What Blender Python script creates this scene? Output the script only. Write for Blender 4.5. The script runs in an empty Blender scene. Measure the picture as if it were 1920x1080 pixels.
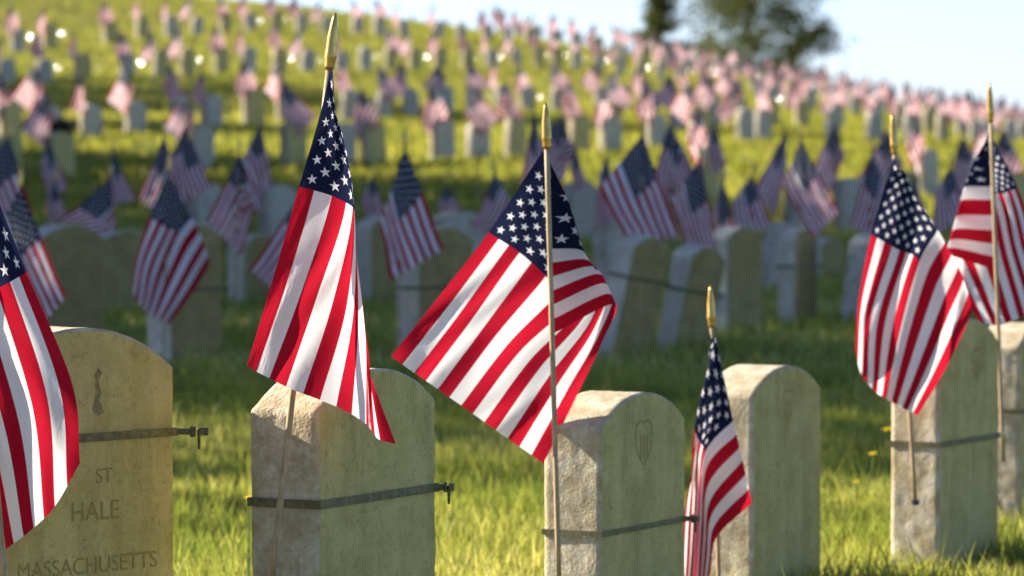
import bpy, bmesh, math, random
import numpy as np
from mathutils import Vector, Matrix, noise
random.seed(7); rng = np.random.default_rng(11)
C = bpy.context.scene.collection
SC = bpy.context.scene
# ------------------------------------------------------------------ camera model
F = 8000.0; HC = 0.88; PITCH = math.atan(280 / F)
CP, SP = math.cos(PITCH), math.sin(PITCH)
def P(u, v, Z):
    x = (u - 960) / F; y = (540 - v) / F
    return Vector((Z * x, Z * (CP + y * SP), HC + Z * (-SP + y * CP)))
def proj(p):
    dy, dz = p[1], p[2] - HC
    Z = dy * CP - dz * SP
    return 960 + F * p[0] / Z, 540 - F * (dy * SP + dz * CP) / Z, Z
def hz(v, Z):                       # world height of a pixel row at a depth
    return HC + Z * (-SP + (540 - v) / F * CP)
# ------------------------------------------------------------------ terrain
LU = [0, 480, 960, 1440, 1920]
LEV = [  # (Z list, v list)
 ([9.4]*5, None), 
 ([15.5, 15.5, 15.8, 16.8, 18.5], [672, 670, 660, 642, 616]),
 ([22, 22, 22, 23, 25], [560, 560, 556, 545, 528]),
 ([36, 37, 40, 52, 64], [392, 362, 330, 290, 279]),
 ([49, 55, 72, 88, 104], [272, 236, 208, 205, 259]),
 ([69, 75, 95, 109, 121], [160, 136, 123, 179, 250]),
 ([82, 95, 108, 125, 136], [76, 58, 80, 163, 240]),
 ([100, 112, 122, 138, 148], [-30, 8, 71, 152, 232]),
]
def pchip(xs, ys, x):
    xs = np.asarray(xs, float); ys = np.asarray(ys, float)
    n = len(xs); h = np.diff(xs); d = np.diff(ys) / h
    m = np.zeros(n); m[0] = d[0]; m[-1] = d[-1]
    for i in range(1, n - 1):
        if d[i-1] * d[i] > 0:
            w1 = 2 * h[i] + h[i-1]; w2 = h[i] + 2 * h[i-1]
            m[i] = (w1 + w2) / (w1 / d[i-1] + w2 / d[i])
    x = np.clip(x, xs[0], xs[-1]); i = np.clip(np.searchsorted(xs, x) - 1, 0, n - 2)
    t = (x - xs[i]) / h[i]
    return ((2*t**3-3*t**2+1)*ys[i] + (t**3-2*t**2+t)*h[i]*m[i] + (-2*t**3+3*t**2)*ys[i+1] + (t**3-t**2)*h[i]*m[i+1])
UG = np.concatenate([[-9000, -5000, -3000, -1800, -1200, -800, -500], np.arange(-300, 2221, 40), [2400, 2700, 3200, 4000, 6000, 10000]])
ZG = np.concatenate([np.arange(1.5, 30, .35), np.arange(30, 170, 1.6), [175, 185, 200, 230, 280, 400, 700, 1500, 4000]])
HG = np.zeros((len(UG), len(ZG)))
for i, u in enumerate(UG):
    uc = min(max(u, -120), 2040)
    zs, hs = [0.5, 6.0], [0.0, 0.0]
    for Zl, vl in LEV:
        z = float(np.interp(uc, LU, Zl)) if 0 <= uc <= 1920 else float(np.interp(min(max(uc,0),1920), LU, Zl))
        zs.append(z)
        if vl is None: hs.append(0.0)
        else:
            v = float(pchip(LU, vl, min(max(uc, 0), 1920)))
            hs.append(hz(v, z))
    crest = hs[-1]; zc = zs[-1]
    for dz, dh in ((12, -.5), (30, -2.2), (70, -6)):
        zs.append(zc + dz); hs.append(crest + dh)
    zs += [600, 5000]; hs += [-6.0, -10.0]
    HG[i] = pchip(zs, hs, ZG)
def gh(u, Z):                        # ground height, vectorised bilinear
    u = np.asarray(u, float); Z = np.asarray(Z, float)
    i = np.clip(np.searchsorted(UG, u) - 1, 0, len(UG) - 2); j = np.clip(np.searchsorted(ZG, Z) - 1, 0, len(ZG) - 2)
    a = np.clip((u - UG[i]) / (UG[i+1] - UG[i]), 0, 1); b = np.clip((Z - ZG[j]) / (ZG[j+1] - ZG[j]), 0, 1)
    return (HG[i, j]*(1-a)*(1-b) + HG[i+1, j]*a*(1-b) + HG[i, j+1]*(1-a)*b + HG[i+1, j+1]*a*b)
def ghxy(X, Y):
    return float(gh(960 + F * X / Y, Y))
# ------------------------------------------------------------------ object helpers
def link(o): C.objects.link(o); return o
def tag(o, label=None, cat=None, group=None, kind=None):
    if label: o['label'] = label
    if cat: o['category'] = cat
    if group: o['group'] = group
    if kind: o['kind'] = kind
    return o
def empty(name, loc, rz=0, label=None, cat=None, group=None):
    o = link(bpy.data.objects.new(name, None)); o.location = loc; o.rotation_euler = (0, 0, rz)
    o.empty_display_size = .05
    return tag(o, label, cat, group)
def mobj(name, me, mat=None, parent=None):
    if mat and not me.materials: me.materials.append(mat)
    o = link(bpy.data.objects.new(name, me)); o.parent = parent
    return o
def from_bm(name, bm, mat, parent=None, smooth=False):
    me = bpy.data.meshes.new(name); bm.normal_update(); bm.to_mesh(me); bm.free()
    if smooth:
        for p in me.polygons: p.use_smooth = True
    me.materials.append(mat)
    return mobj(name, me, None, parent)
def tube(bm, pts, rads, n=8, cap=True):
    rings = []
    for i, p in enumerate(pts):
        p = Vector(p)
        d = (Vector(pts[min(i+1, len(pts)-1)]) - Vector(pts[max(i-1, 0)])).normalized()
        a = d.orthogonal().normalized() if abs(d.z) < .95 else Vector((1, 0, 0)); a = (a - d * a.dot(d)).normalized()
        b = d.cross(a)
        rings.append([bm.verts.new(p + (a * math.cos(2*math.pi*k/n) + b * math.sin(2*math.pi*k/n)) * rads[i]) for k in range(n)])
    for r0, r1 in zip(rings, rings[1:]):
        for k in range(n): bm.faces.new((r0[k], r0[(k+1) % n], r1[(k+1) % n], r1[k]))
    if cap:
        bm.faces.new(list(reversed(rings[0]))); bm.faces.new(rings[-1])
def boxbm(bm, c, s, rot=None):
    r = bmesh.ops.create_cube(bm, size=1)['verts']
    for v in r:
        p = Vector((v.co.x * s[0], v.co.y * s[1], v.co.z * s[2]))
        if rot: p = rot @ p
        v.co = p + Vector(c)
# ------------------------------------------------------------------ materials
class NT:
    def __init__(s, name):
        s.m = bpy.data.materials.new(name); s.m.use_nodes = True; s.t = s.m.node_tree; s.t.nodes.clear()
        s.out = s.t.nodes.new('ShaderNodeOutputMaterial')
    def n(s, typ, **kw):
        nd = s.t.nodes.new(typ)
        for k, v in kw.items(): setattr(nd, k, v)
        return nd
    def set(s, sock, v):
        if isinstance(v, bpy.types.NodeSocket): s.t.links.new(v, sock)
        else: sock.default_value = v
    def M(s, op, a, b=None, c=None):
        nd = s.n('ShaderNodeMath', operation=op); s.set(nd.inputs[0], a)
        if b is not None: s.set(nd.inputs[1], b)
        if c is not None: s.set(nd.inputs[2], c)
        return nd.outputs[0]
    def mix(s, f, a, b):
        nd = s.n('ShaderNodeMix', data_type='RGBA'); s.set(nd.inputs[0], f); s.set(nd.inputs[6], a); s.set(nd.inputs[7], b)
        return nd.outputs[2]
    def noise(s, vec, scale, detail=4, rough=.55):
        nd = s.n('ShaderNodeTexNoise'); s.set(nd.inputs['Vector'], vec); nd.inputs['Scale'].default_value = scale
        nd.inputs['Detail'].default_value = detail; nd.inputs['Roughness'].default_value = rough
        return nd.outputs[0]
    def ramp(s, f, p0, p1, c0=(0,0,0,1), c1=(1,1,1,1)):
        nd = s.n('ShaderNodeValToRGB'); s.set(nd.inputs[0], f); e = nd.color_ramp.elements
        e[0].position = p0; e[1].position = p1; e[0].color = c0; e[1].color = c1
        return nd.outputs[0]
    def bump(s, h, strength, dist):
        nd = s.n('ShaderNodeBump'); s.set(nd.inputs['Height'], h); nd.inputs['Strength'].default_value = strength; nd.inputs['Distance'].default_value = dist
        return nd.outputs[0]
    def princ(s, col, rough=.7, metal=0, normal=None, spec=.5):
        nd = s.n('ShaderNodeBsdfPrincipled'); s.set(nd.inputs['Base Color'], col); s.set(nd.inputs['Roughness'], rough)
        nd.inputs['Metallic'].default_value = metal; nd.inputs['Specular IOR Level'].default_value = spec
        if normal is not None: s.set(nd.inputs['Normal'], normal)
        return nd.outputs[0]
    def end(s, sh): s.t.links.new(sh, s.out.inputs['Surface']); return s.m
def leafy(s, col, trans, fac=.5, normal=None):
    d = s.n('ShaderNodeBsdfDiffuse'); s.set(d.inputs[0], col)
    t = s.n('ShaderNodeBsdfTranslucent'); s.set(t.inputs[0], trans)
    if normal is not None: s.set(d.inputs['Normal'], normal)
    mx = s.n('ShaderNodeMixShader'); mx.inputs[0].default_value = fac
    s.t.links.new(d.outputs[0], mx.inputs[1]); s.t.links.new(t.outputs[0], mx.inputs[2])
    return mx.outputs[0]
RED = (.43, .005, .022, 1); BLUE = (.007, .012, .042, 1); WHITE = (.82, .79, .77, 1)
def flag_mat():
    s = NT('flag_fabric')
    uv = s.n('ShaderNodeUVMap'); sp = s.n('ShaderNodeSeparateXYZ'); s.t.links.new(uv.outputs[0], sp.inputs[0])
    a, b = sp.outputs[0], sp.outputs[1]
    st = s.M('MODULO', s.M('FLOOR', s.M('MULTIPLY', b, 13.0)), 2.0)
    stripes = s.mix(st, RED, WHITE)
    x = s.M('MULTIPLY', a, 30.0); y = s.M('MULTIPLY', b, 10.0 * 13 / 7)
    def star(px, py):
        px = s.M('MULTIPLY', px, .95)
        r = s.M('SQRT', s.M('ADD', s.M('MULTIPLY', px, px), s.M('MULTIPLY', py, py)))
        th = s.M('ARCTAN2', px, s.M('MULTIPLY', py, -1.0))
        q = 2 * math.pi / 5
        ph = s.M('ABSOLUTE', s.M('SUBTRACT', s.M('MODULO', s.M('ADD', th, 10 * q + q / 2), q), q / 2))
        return s.M('LESS_THAN', s.M('MULTIPLY', r, s.M('COSINE', s.M('SUBTRACT', ph, math.radians(72)))), .309 * .52)
    A = star(s.M('SUBTRACT', s.M('MODULO', x, 2.0), 1.0), s.M('SUBTRACT', s.M('MODULO', y, 2.0), 1.0))
    B = star(s.M('SUBTRACT', s.M('MODULO', s.M('ADD', x, 1.0), 2.0), 1.0), s.M('SUBTRACT', s.M('MODULO', s.M('ADD', y, 1.0), 2.0), 1.0))
    win = s.M('MULTIPLY', s.M('MULTIPLY', s.M('GREATER_THAN', x, 1.0), s.M('LESS_THAN', x, 11.0)), s.M('MULTIPLY', s.M('GREATER_THAN', y, 1.0), s.M('LESS_THAN', y, 9.0)))
    stars = s.M('MAXIMUM', A, s.M('MULTIPLY', B, win))
    can = s.mix(stars, BLUE, WHITE)
    inc = s.M('MULTIPLY', s.M('LESS_THAN', a, .4), s.M('LESS_THAN', b, 7 / 13))
    col = s.mix(inc, stripes, can)
    w = s.n('ShaderNodeTexWave'); s.t.links.new(uv.outputs[0], w.inputs[0]); w.inputs['Scale'].default_value = 60
    tc = s.n('ShaderNodeTexCoord')
    nz = s.noise(tc.outputs['Object'], 28, 3)
    col2 = s.mix(s.M('MULTIPLY', nz, .05), col, (.25, .22, .2, 1))
    mpx = s.n('ShaderNodeMapping'); s.t.links.new(uv.outputs[0], mpx.inputs[0]); mpx.inputs['Scale'].default_value = (5, 16, 1); mpx.inputs['Rotation'].default_value = (0, 0, .35)
    hh = s.M('ADD', s.M('MULTIPLY', s.noise(mpx.outputs[0], 1.0, 3, .5), 5.0), s.noise(tc.outputs['Object'], 70, 3))
    nb = s.bump(hh, .6, .0016)
    return s.end(leafy(s, col2, col2, .5, nb))
def stone_mat(name, base, dark, moss, mossf, face_shade=.93, brown=.75, fa=(.57, .47, .17, 1), fb=(.43, .35, .11, 1)):
    s = NT(name); tc = s.n('ShaderNodeTexCoord'); oi = s.n('ShaderNodeObjectInfo')
    off = s.n('ShaderNodeVectorMath', operation='ADD'); s.t.links.new(tc.outputs['Object'], off.inputs[0]); s.t.links.new(oi.outputs['Random'], off.inputs[1])
    v = off.outputs[0]
    n1 = s.noise(v, 7, 6, .65); n2 = s.noise(v, 60, 5, .7); n3 = s.noise(v, 220, 3, .6)
    st = s.n('ShaderNodeMapping'); s.t.links.new(v, st.inputs[0]); st.inputs['Scale'].default_value = (30, 30, 2.5)
    n4 = s.noise(st.outputs[0], 1.0, 4, .6)
    c = s.mix(s.ramp(n1, .35, .7), base, dark)
    c = s.mix(s.M('MULTIPLY', s.ramp(n2, .48, .62), .45), c, dark)
    c = s.mix(s.M('MULTIPLY', s.ramp(n4, .45, .75), mossf), c, moss)
    c = s.mix(s.M('MULTIPLY', s.ramp(n3, .6, .68), .35), c, (.09, .075, .05, 1))
    n5 = s.noise(v, 26, 5, .7)
    c = s.mix(s.M('MULTIPLY', s.ramp(n5, .40, .60), brown), c, (.34, .25, .13, 1))
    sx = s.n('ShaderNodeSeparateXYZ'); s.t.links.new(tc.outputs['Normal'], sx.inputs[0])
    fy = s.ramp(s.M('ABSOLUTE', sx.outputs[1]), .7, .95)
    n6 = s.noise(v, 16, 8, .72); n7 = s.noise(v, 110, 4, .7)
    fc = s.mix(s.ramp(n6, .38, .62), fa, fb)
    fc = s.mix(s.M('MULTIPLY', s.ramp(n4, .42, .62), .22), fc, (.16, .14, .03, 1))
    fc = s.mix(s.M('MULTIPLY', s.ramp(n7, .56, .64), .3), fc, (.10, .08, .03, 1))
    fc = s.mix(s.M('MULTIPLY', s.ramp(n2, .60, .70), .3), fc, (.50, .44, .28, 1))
    c = s.mix(s.M('MULTIPLY', fy, face_shade), c, fc)  # olive shade painted into the broad faces' colour; sides and top keep their own
    h = s.M('ADD', s.M('MULTIPLY', n2, 1.0), s.M('MULTIPLY', n3, .55))
    return s.end(s.princ(c, .88, 0, s.bump(h, .6, .005), .2))
M = {}
M['flag'] = flag_mat()
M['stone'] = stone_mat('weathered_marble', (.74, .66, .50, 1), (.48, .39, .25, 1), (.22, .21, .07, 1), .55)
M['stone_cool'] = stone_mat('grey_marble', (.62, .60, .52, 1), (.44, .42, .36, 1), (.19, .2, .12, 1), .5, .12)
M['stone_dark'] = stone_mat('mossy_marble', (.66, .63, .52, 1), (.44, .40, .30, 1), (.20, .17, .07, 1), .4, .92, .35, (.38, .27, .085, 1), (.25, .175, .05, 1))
def simple(name, col, rough=.6, metal=0, spec=.5, nscale=None, col2=None, bump=0):
    s = NT(name); c = col
    nrm = None
    if nscale:
        tc = s.n('ShaderNodeTexCoord'); mp = s.n('ShaderNodeMapping'); s.t.links.new(tc.outputs['Object'], mp.inputs[0]); mp.inputs['Scale'].default_value = (nscale, nscale, nscale * .12 if bump < 0 else nscale)
        n = s.noise(mp.outputs[0], 1, 4); c = s.mix(s.ramp(n, .35, .65), col, col2)
        if bump: nrm = s.bump(n, .4, abs(bump))
    return s.end(s.princ(c, rough, metal, nrm, spec))
M['wood'] = simple('pale_dowel_wood', (.46, .34, .18, 1), .6, 0, .3, 260, (.30, .20, .10, 1), -.0004)
M['gold'] = simple('gold_plastic', (.62, .40, .10, 1), .3, .75, .6, 90, (.42, .25, .05, 1))
M['strap'] = simple('tarnished_metal_band', (.17, .155, .07, 1), .5, .3, .4, 120, (.08, .07, .03, 1), .0004)
M['steel'] = simple('shiny_steel', (.75, .74, .72, 1), .16, 1.0, .5, 60, (.6, .6, .6, 1))
M['letter'] = simple('dark_carving', (.24, .19, .06, 1), .95, 0, .1, 200, (.36, .28, .09, 1))  # darker olive brown for the lettering and shield outlines
M['stain'] = simple('brown_stain', (.17, .12, .04, 1), .95, 0, .1, 90, (.28, .24, .12, 1))
M['petal'] = simple('yellow_petal', (.95, .72, .01, 1), .6, 0, .2, 300, (.95, .80, .03, 1))
M['stem'] = simple('green_stem', (.10, .16, .03, 1), .6, 0, .2, 80, (.14, .2, .05, 1))
M['bark'] = simple('brown_bark', (.07, .05, .032, 1), .9, 0, .1, 12, (.12, .09, .06, 1), .01)
M['clay'] = simple('black_cap', (.02, .018, .015, 1), .5, 0, .4, 50, (.03, .03, .03, 1))
def ground_mat():
    s = NT('grass_ground'); tc = s.n('ShaderNodeTexCoord'); v = tc.outputs['Object']
    n1 = s.noise(v, .35, 5, .6); n2 = s.noise(v, 3.0, 6, .65); n3 = s.noise(v, 40, 4, .7); n4 = s.noise(v, .12, 3)
    c = s.mix(s.ramp(n1, .3, .7), (.20, .22, .035, 1), (.34, .31, .07, 1))
    c = s.mix(s.M('MULTIPLY', s.ramp(n2, .4, .7), .6), c, (.085, .13, .014, 1))
    c = s.mix(s.M('MULTIPLY', s.ramp(n4, .5, .72), .55), c, (.30, .22, .05, 1))
    c = s.mix(s.M('MULTIPLY', s.ramp(n3, .42, .6), .5), c, (.05, .075, .012, 1))
    return s.end(s.princ(c, .9, 0, s.bump(s.M('ADD', n3, s.M('MULTIPLY', n2, 2.0)), .9, .06), .1))
M['ground'] = ground_mat()
def blade_mat(name, c0, c1, c2, fac=.5):
    s = NT(name); at = s.n('ShaderNodeAttribute', attribute_name='tint')
    r = s.n('ShaderNodeValToRGB'); s.t.links.new(at.outputs['Fac'], r.inputs[0]); e = r.color_ramp.elements
    e[0].color = c0; e[1].color = c2; m = e.new(.55); m.color = c1
    m2 = s.n('ShaderNodeVectorMath', operation='MULTIPLY'); s.t.links.new(r.outputs[0], m2.inputs[0]); m2.inputs[1].default_value = (1.5, 1.45, .9)
    return s.end(leafy(s, r.outputs[0], m2.outputs[0], fac))
M['blade'] = blade_mat('grass_blade', (.125, .175, .035, 1), (.33, .325, .085, 1), (.60, .53, .26, 1))
M['blade_far'] = blade_mat('hill_grass_blade', (.15, .185, .028, 1), (.31, .29, .055, 1), (.48, .38, .12, 1))
M['leaf'] = blade_mat('tree_leaf', (.045, .06, .022, 1), (.09, .105, .035, 1), (.15, .145, .055, 1), .35)
# ------------------------------------------------------------------ ground
def build_ground():
    nu, nz = len(UG), len(ZG)
    U, Z = np.meshgrid(UG, ZG, indexing='ij')
    co = np.stack([(U - 960) / F * Z, Z, HG], -1).reshape(-1, 3)
    faces = [(i*nz+j, (i+1)*nz+j, (i+1)*nz+j+1, i*nz+j+1) for i in range(nu-1) for j in range(nz-1)]
    me = bpy.data.meshes.new('ground'); me.from_pydata(co.tolist(), [], faces)
    for p in me.polygons: p.use_smooth = True
    o = mobj('grass_ground', me, M['ground']); tag(o, kind='structure')
    # ground behind and under the camera
    me = bpy.data.meshes.new('near'); me.from_pydata([(-60, -60, -.004), (60, -60, -.004), (60, 1.9, -.004), (-60, 1.9, -.004)], [], [(0, 1, 2, 3)])
    o = mobj('lawn', me, M['ground']); tag(o, kind='structure')
build_ground()
def build_grass(name, n, zlo, zhi, umin, umax, hlen, wid, mat, label, power=1.0, lean=.35):
    q = rng.random(n) ** power; Z = zlo + (zhi - zlo) * q; u = umin + (umax - umin) * rng.random(n)
    X = (u - 960) / F * Z; Y = Z; z0 = gh(u, Z)
    cl = (np.sin(X*9.1 + np.sin(Y*5.3)*2) * np.sin(Y*7.7 + np.sin(X*6.1)*1.7) * .5 + .5)
    cl2 = (np.sin(X*2.3 + 1 + np.sin(Y*1.9)) * np.sin(Y*1.7 + 2*np.sin(X*1.1)) * .5 + .5)
    L = hlen * (.45 + .55 * rng.random(n)) * (.55 + .6 * cl) * (1 + .7 * (rng.random(n) > .96))
    az = rng.random(n) * 2 * np.pi; ln = lean * (.3 + 1.2 * rng.random(n)); ba = rng.random(n) * 2 * np.pi
    dx, dy = np.cos(az) * ln, np.sin(az) * ln; wx, wy = np.cos(ba) * wid / 2, np.sin(ba) * wid / 2
    def pt(t, s, wsc):
        return np.stack([X + dx * L * t**1.7 + s * wx * wsc, Y + dy * L * t**1.7 + s * wy * wsc, z0 + L * t * (1 - .25 * ln * t) - .004], -1)
    V = np.stack([pt(0, -1, 1), pt(0, 1, 1), pt(.55, 1, .8), pt(.55, -1, .8), pt(1, 0, 0)], 1).reshape(-1, 3)
    base = np.arange(n)[:, None] * 5
    quads = base + np.array([[0, 1, 2, 3]]); tris = base + np.array([[3, 2, 4]])
    loops = np.concatenate([quads, tris], 1).reshape(-1)
    me = bpy.data.meshes.new(name); me.vertices.add(5 * n); me.vertices.foreach_set('co', V.astype(np.float32).ravel())
    me.loops.add(7 * n); me.loops.foreach_set('vertex_index', loops.astype(np.int32))
    me.polygons.add(2 * n)
    ls = (np.arange(n)[:, None] * 7 + np.array([[0, 4]])).ravel()
    me.polygons.foreach_set('loop_start', ls.astype(np.int32))
    at = me.attributes.new('tint', 'FLOAT', 'POINT')
    tint = np.clip(.15 + .55 * cl2 + .25 * rng.standard_normal(n) * .8, 0, 1) * .9 + (rng.random(n) > .93) * .3
    at.data.foreach_set('value', np.clip(np.repeat(tint, 5), 0, 1).astype(np.float32))
    me.update(calc_edges=True)
    o = mobj('grass', me, mat); tag(o, label, 'grass', kind='stuff'); return o
build_grass('near_grass', 330000, 5.0, 14.5, -1100, 3000, .085, .0042, M['blade'], 'bright sunlit lawn grass growing between the front headstones', .75)
build_grass('mid_grass', 150000, 14, 34, -1100, 3000, .085, .008, M['blade'], 'shaded lawn grass around the middle headstones', .8)
build_grass('hill_grass', 190000, 32, 150, -500, 2420, .12, .03, M['blade_far'], 'yellow green grass covering the hillside', .8)
# ------------------------------------------------------------------ headstones
def stone_mesh(w, t, H, rise, mat, rough=.0012, seed=0, detail=True):
    bm = bmesh.new(); prof = []
    nz = 70 if detail else 3; na = 28 if detail else 10
    sh = H - rise; rc = .012
    for i in range(nz + 1): prof.append((-w/2, -.12 + (sh + .12) * i / nz))
    R = ((w/2)**2 + rise**2) / (2 * rise); a0 = math.asin(w/2 / R)
    for i in range(1, na): 
        a = -a0 + 2 * a0 * i / na; prof.append((R * math.sin(a), H - R + R * math.cos(a)))
    for i in range(nz + 1): prof.append((w/2, sh - (sh + .12) * i / nz))
    ny = 14 if detail else 1; rows = []
    bv = .0035
    for j in range(-1, ny + 2):
        if j == -1: y, ins = -t/2, bv
        elif j == ny + 1: y, ins = t/2, bv
        else: y, ins = -t/2 + bv + (t - 2*bv) * j / ny, 0
        r = []
        for (x, z) in prof:
            k = (w/2 - ins) / (w/2); xx = x * k; zz = z - (ins if z > sh - .02 else 0)
            if detail:
                nv = .5*noise.noise(Vector((x*14+seed, y*20, z*14))) + .5*noise.noise(Vector((x*50+seed, y*60, z*60)))
                amp = rough * (2.4 if abs(x) > w/2 - .001 else 1)
                xx += (1 if x > 0 else -1) * nv * amp * (1 if abs(x) > w/2 - .001 else .2); zz += nv * amp * (0 if z < sh else .7)
            r.append(bm.verts.new((xx, y, zz)))
        rows.append(r)
    for r0, r1 in zip(rows, rows[1:]):
        for k in range(len(prof) - 1): bm.faces.new((r0[k], r0[k+1], r1[k+1], r1[k]))
    bm.faces.new(list(reversed(rows[0]))); bm.faces.new(rows[-1])
    bmesh.ops.recalc_face_normals(bm, faces=bm.faces)
    me = bpy.data.meshes.new('headstone'); bm.to_mesh(me); bm.free()
    for p in me.polygons: p.use_smooth = len(p.vertices) == 4 and abs(p.normal.y) < .5
    me.materials.append(mat); return me
W, T = .32, .105
def solve(uL, uC, uR, w=W, t=T):
    best = None
    for ai in range(60, 340):
        al = math.radians(ai * .25); d = (math.cos(al), math.sin(al)); n = (math.sin(al), -math.cos(al))
        lo, hi = 2.0, 200.0
        def us(Z):
            cx = (uC - 960) / F * Z; cz = Z
            L = (cx - t * n[0], cz - t * n[1]); R = (cx + w * d[0], cz + w * d[1])
            return 960 + F * L[0] / L[1], 960 + F * R[0] / R[1]
        for _ in range(40):
            mid = (lo + hi) / 2; l, r = us(mid)
            if r - l > uR - uL: lo = mid
            else: hi = mid
        l, r = us(lo); e = abs(l - uL) + abs(r - uR)
        if best is None or e < best[0]: best = (e, al, lo)
    return best[1], best[2]
STONES = {}
def front_stone(key, uL, uC, uR, vtop, label, mat='stone', rise=.05, base_v=None, Z=None, al=None, tilt=0, w=W, t=T, group=None, rough=.0012, detail=True):
    if al is None: al, Z = solve(uL, uC, uR, w, t)
    d = Vector((math.cos(al), math.sin(al), 0)); n = Vector((math.sin(al), -math.cos(al), 0))
    c = Vector(((uC - 960) / F * Z, Z, 0)); o = c + d * w/2 - n * t/2
    g = ghxy(o.x, o.y) if base_v is None else min(ghxy(o.x, o.y), 99)
    o.z = g
    H = hz(vtop, o.y) - g
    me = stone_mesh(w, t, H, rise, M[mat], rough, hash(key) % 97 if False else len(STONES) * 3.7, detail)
    ob = mobj('headstone', me)
    ob.matrix_world = Matrix.Translation(o) @ Matrix.Rotation(tilt, 4, 'Y') @ Matrix.Rotation(al, 4, 'Z')
    tag(ob, label, 'headstone', group or 'arched marble headstones')
    STONES[key] = dict(o=ob, al=al, Z=Z, c=c, d=d, n=n, org=o, H=H, w=w, t=t)
    print('STONE', key, round(math.degrees(al), 1), round(Z, 2), 'H', round(H, 2), 'top h', round(H+g, 2))
    return ob
front_stone('A', 0, -22, 321, 613, 'broad arched headstone at bottom left carrying a brown vertical stain and carved name', al=math.radians(47), Z=5.45, rise=.058)
front_stone('B', 468, 597, 817, 690, 'arched headstone with a rough sunlit side behind the tall leaning flag', rough=.0022)
front_stone('C', 1020, 1128, 1286, 735, 'arched headstone with a flat sunlit top right behind the widest flag')
front_stone('D', 1318, 1413, 1541, 685, 'tall narrow headstone beside the limp flag planted in the ground')
front_stone('E', 1672, 1763, 1874, 597, 'upright headstone below the drooping right flag, its strap around the middle')
front_stone('F', 1868, 1914, 1990, 605, 'headstone cut off by the right picture edge, bright white top', al=math.radians(66), Z=9.5)
G2 = 'headstones in the shaded middle rows'
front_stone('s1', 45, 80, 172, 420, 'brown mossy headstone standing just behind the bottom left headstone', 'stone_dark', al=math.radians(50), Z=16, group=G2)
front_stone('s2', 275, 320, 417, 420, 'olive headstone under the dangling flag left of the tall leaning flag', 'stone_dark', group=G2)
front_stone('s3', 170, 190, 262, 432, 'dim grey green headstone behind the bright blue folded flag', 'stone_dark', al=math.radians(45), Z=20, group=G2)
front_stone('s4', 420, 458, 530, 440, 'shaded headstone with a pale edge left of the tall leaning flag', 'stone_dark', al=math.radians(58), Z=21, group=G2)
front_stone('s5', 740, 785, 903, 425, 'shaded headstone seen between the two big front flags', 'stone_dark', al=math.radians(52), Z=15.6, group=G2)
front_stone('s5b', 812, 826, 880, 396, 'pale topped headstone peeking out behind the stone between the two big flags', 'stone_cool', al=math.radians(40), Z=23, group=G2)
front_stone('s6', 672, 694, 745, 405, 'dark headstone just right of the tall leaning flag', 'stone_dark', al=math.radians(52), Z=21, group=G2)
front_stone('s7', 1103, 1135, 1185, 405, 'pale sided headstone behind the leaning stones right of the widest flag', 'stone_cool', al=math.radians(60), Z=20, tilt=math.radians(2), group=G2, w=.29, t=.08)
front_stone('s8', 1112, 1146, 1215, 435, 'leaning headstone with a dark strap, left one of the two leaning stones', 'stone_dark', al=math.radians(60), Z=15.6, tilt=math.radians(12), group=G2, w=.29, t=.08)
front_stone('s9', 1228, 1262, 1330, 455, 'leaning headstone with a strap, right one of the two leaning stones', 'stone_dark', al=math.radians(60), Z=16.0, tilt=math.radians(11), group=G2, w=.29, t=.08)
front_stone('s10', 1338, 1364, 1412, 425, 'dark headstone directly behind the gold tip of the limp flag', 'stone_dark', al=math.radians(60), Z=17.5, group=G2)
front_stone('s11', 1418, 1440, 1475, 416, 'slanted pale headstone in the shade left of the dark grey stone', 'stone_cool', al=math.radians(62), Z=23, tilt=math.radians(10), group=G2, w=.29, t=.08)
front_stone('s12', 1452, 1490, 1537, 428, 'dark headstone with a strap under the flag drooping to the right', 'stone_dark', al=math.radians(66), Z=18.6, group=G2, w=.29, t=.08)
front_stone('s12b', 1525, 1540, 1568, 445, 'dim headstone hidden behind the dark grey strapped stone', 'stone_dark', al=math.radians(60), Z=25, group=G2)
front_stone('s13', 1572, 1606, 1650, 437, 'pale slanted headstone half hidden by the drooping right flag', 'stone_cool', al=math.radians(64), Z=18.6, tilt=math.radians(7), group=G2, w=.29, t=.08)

# carved lettering and emblem
def carve_text(key, txt, x, z, size, parent):
    cu = bpy.data.curves.new('t', 'FONT'); cu.body = txt; cu.size = size; cu.align_x = 'CENTER'; cu.extrude = .0004
    ob = link(bpy.data.objects.new('t', cu)); dg = bpy.context.evaluated_depsgraph_get(); dg.update()
    me = bpy.data.meshes.new_from_object(ob.evaluated_get(dg)); bpy.data.objects.remove(ob)
    me.materials.clear(); me.materials.append(M['letter'])
    o = mobj('lettering', me, None, parent); o.rotation_euler = (math.pi/2, 0, 0)
    o.location = (x, -STONES[key]['t']/2 - .0002, z); return o
def face_local(key, u, v):           # local x,z on the front face seen at a pixel
    S = STONES[key]; r = P(u, v, 1.0) - Vector((0, 0, HC)); org = S['org'] + S['n'] * S['t']/2; cam = Vector((0, 0, HC))
    k = (org - cam).dot(S['n']) / r.dot(S['n']); p = cam + r * k - org
    return p.dot(S['d']), p.z
for key, txt, u, v, px in (('A', 'ST', 195, 905, 36), ('A', 'HALE', 178, 975, 46), ('A', '-', 158, 1020, 30), ('A', 'MASSACHUSETTS', 165, 1075, 40),
                           ('B', 'SERGT', 722, 925, 20), ('E', 'ENOS', 1825, 742, 14), ('C', 'CO', 1225, 938, 16)):
    if txt in ('SERGT', 'ENOS', 'CO'): continue
    x, z = face_local(key, u, v); carve_text(key, txt, x, z, px * STONES[key]['Z'] / F * 1.15, STONES[key]['o'])
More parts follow.
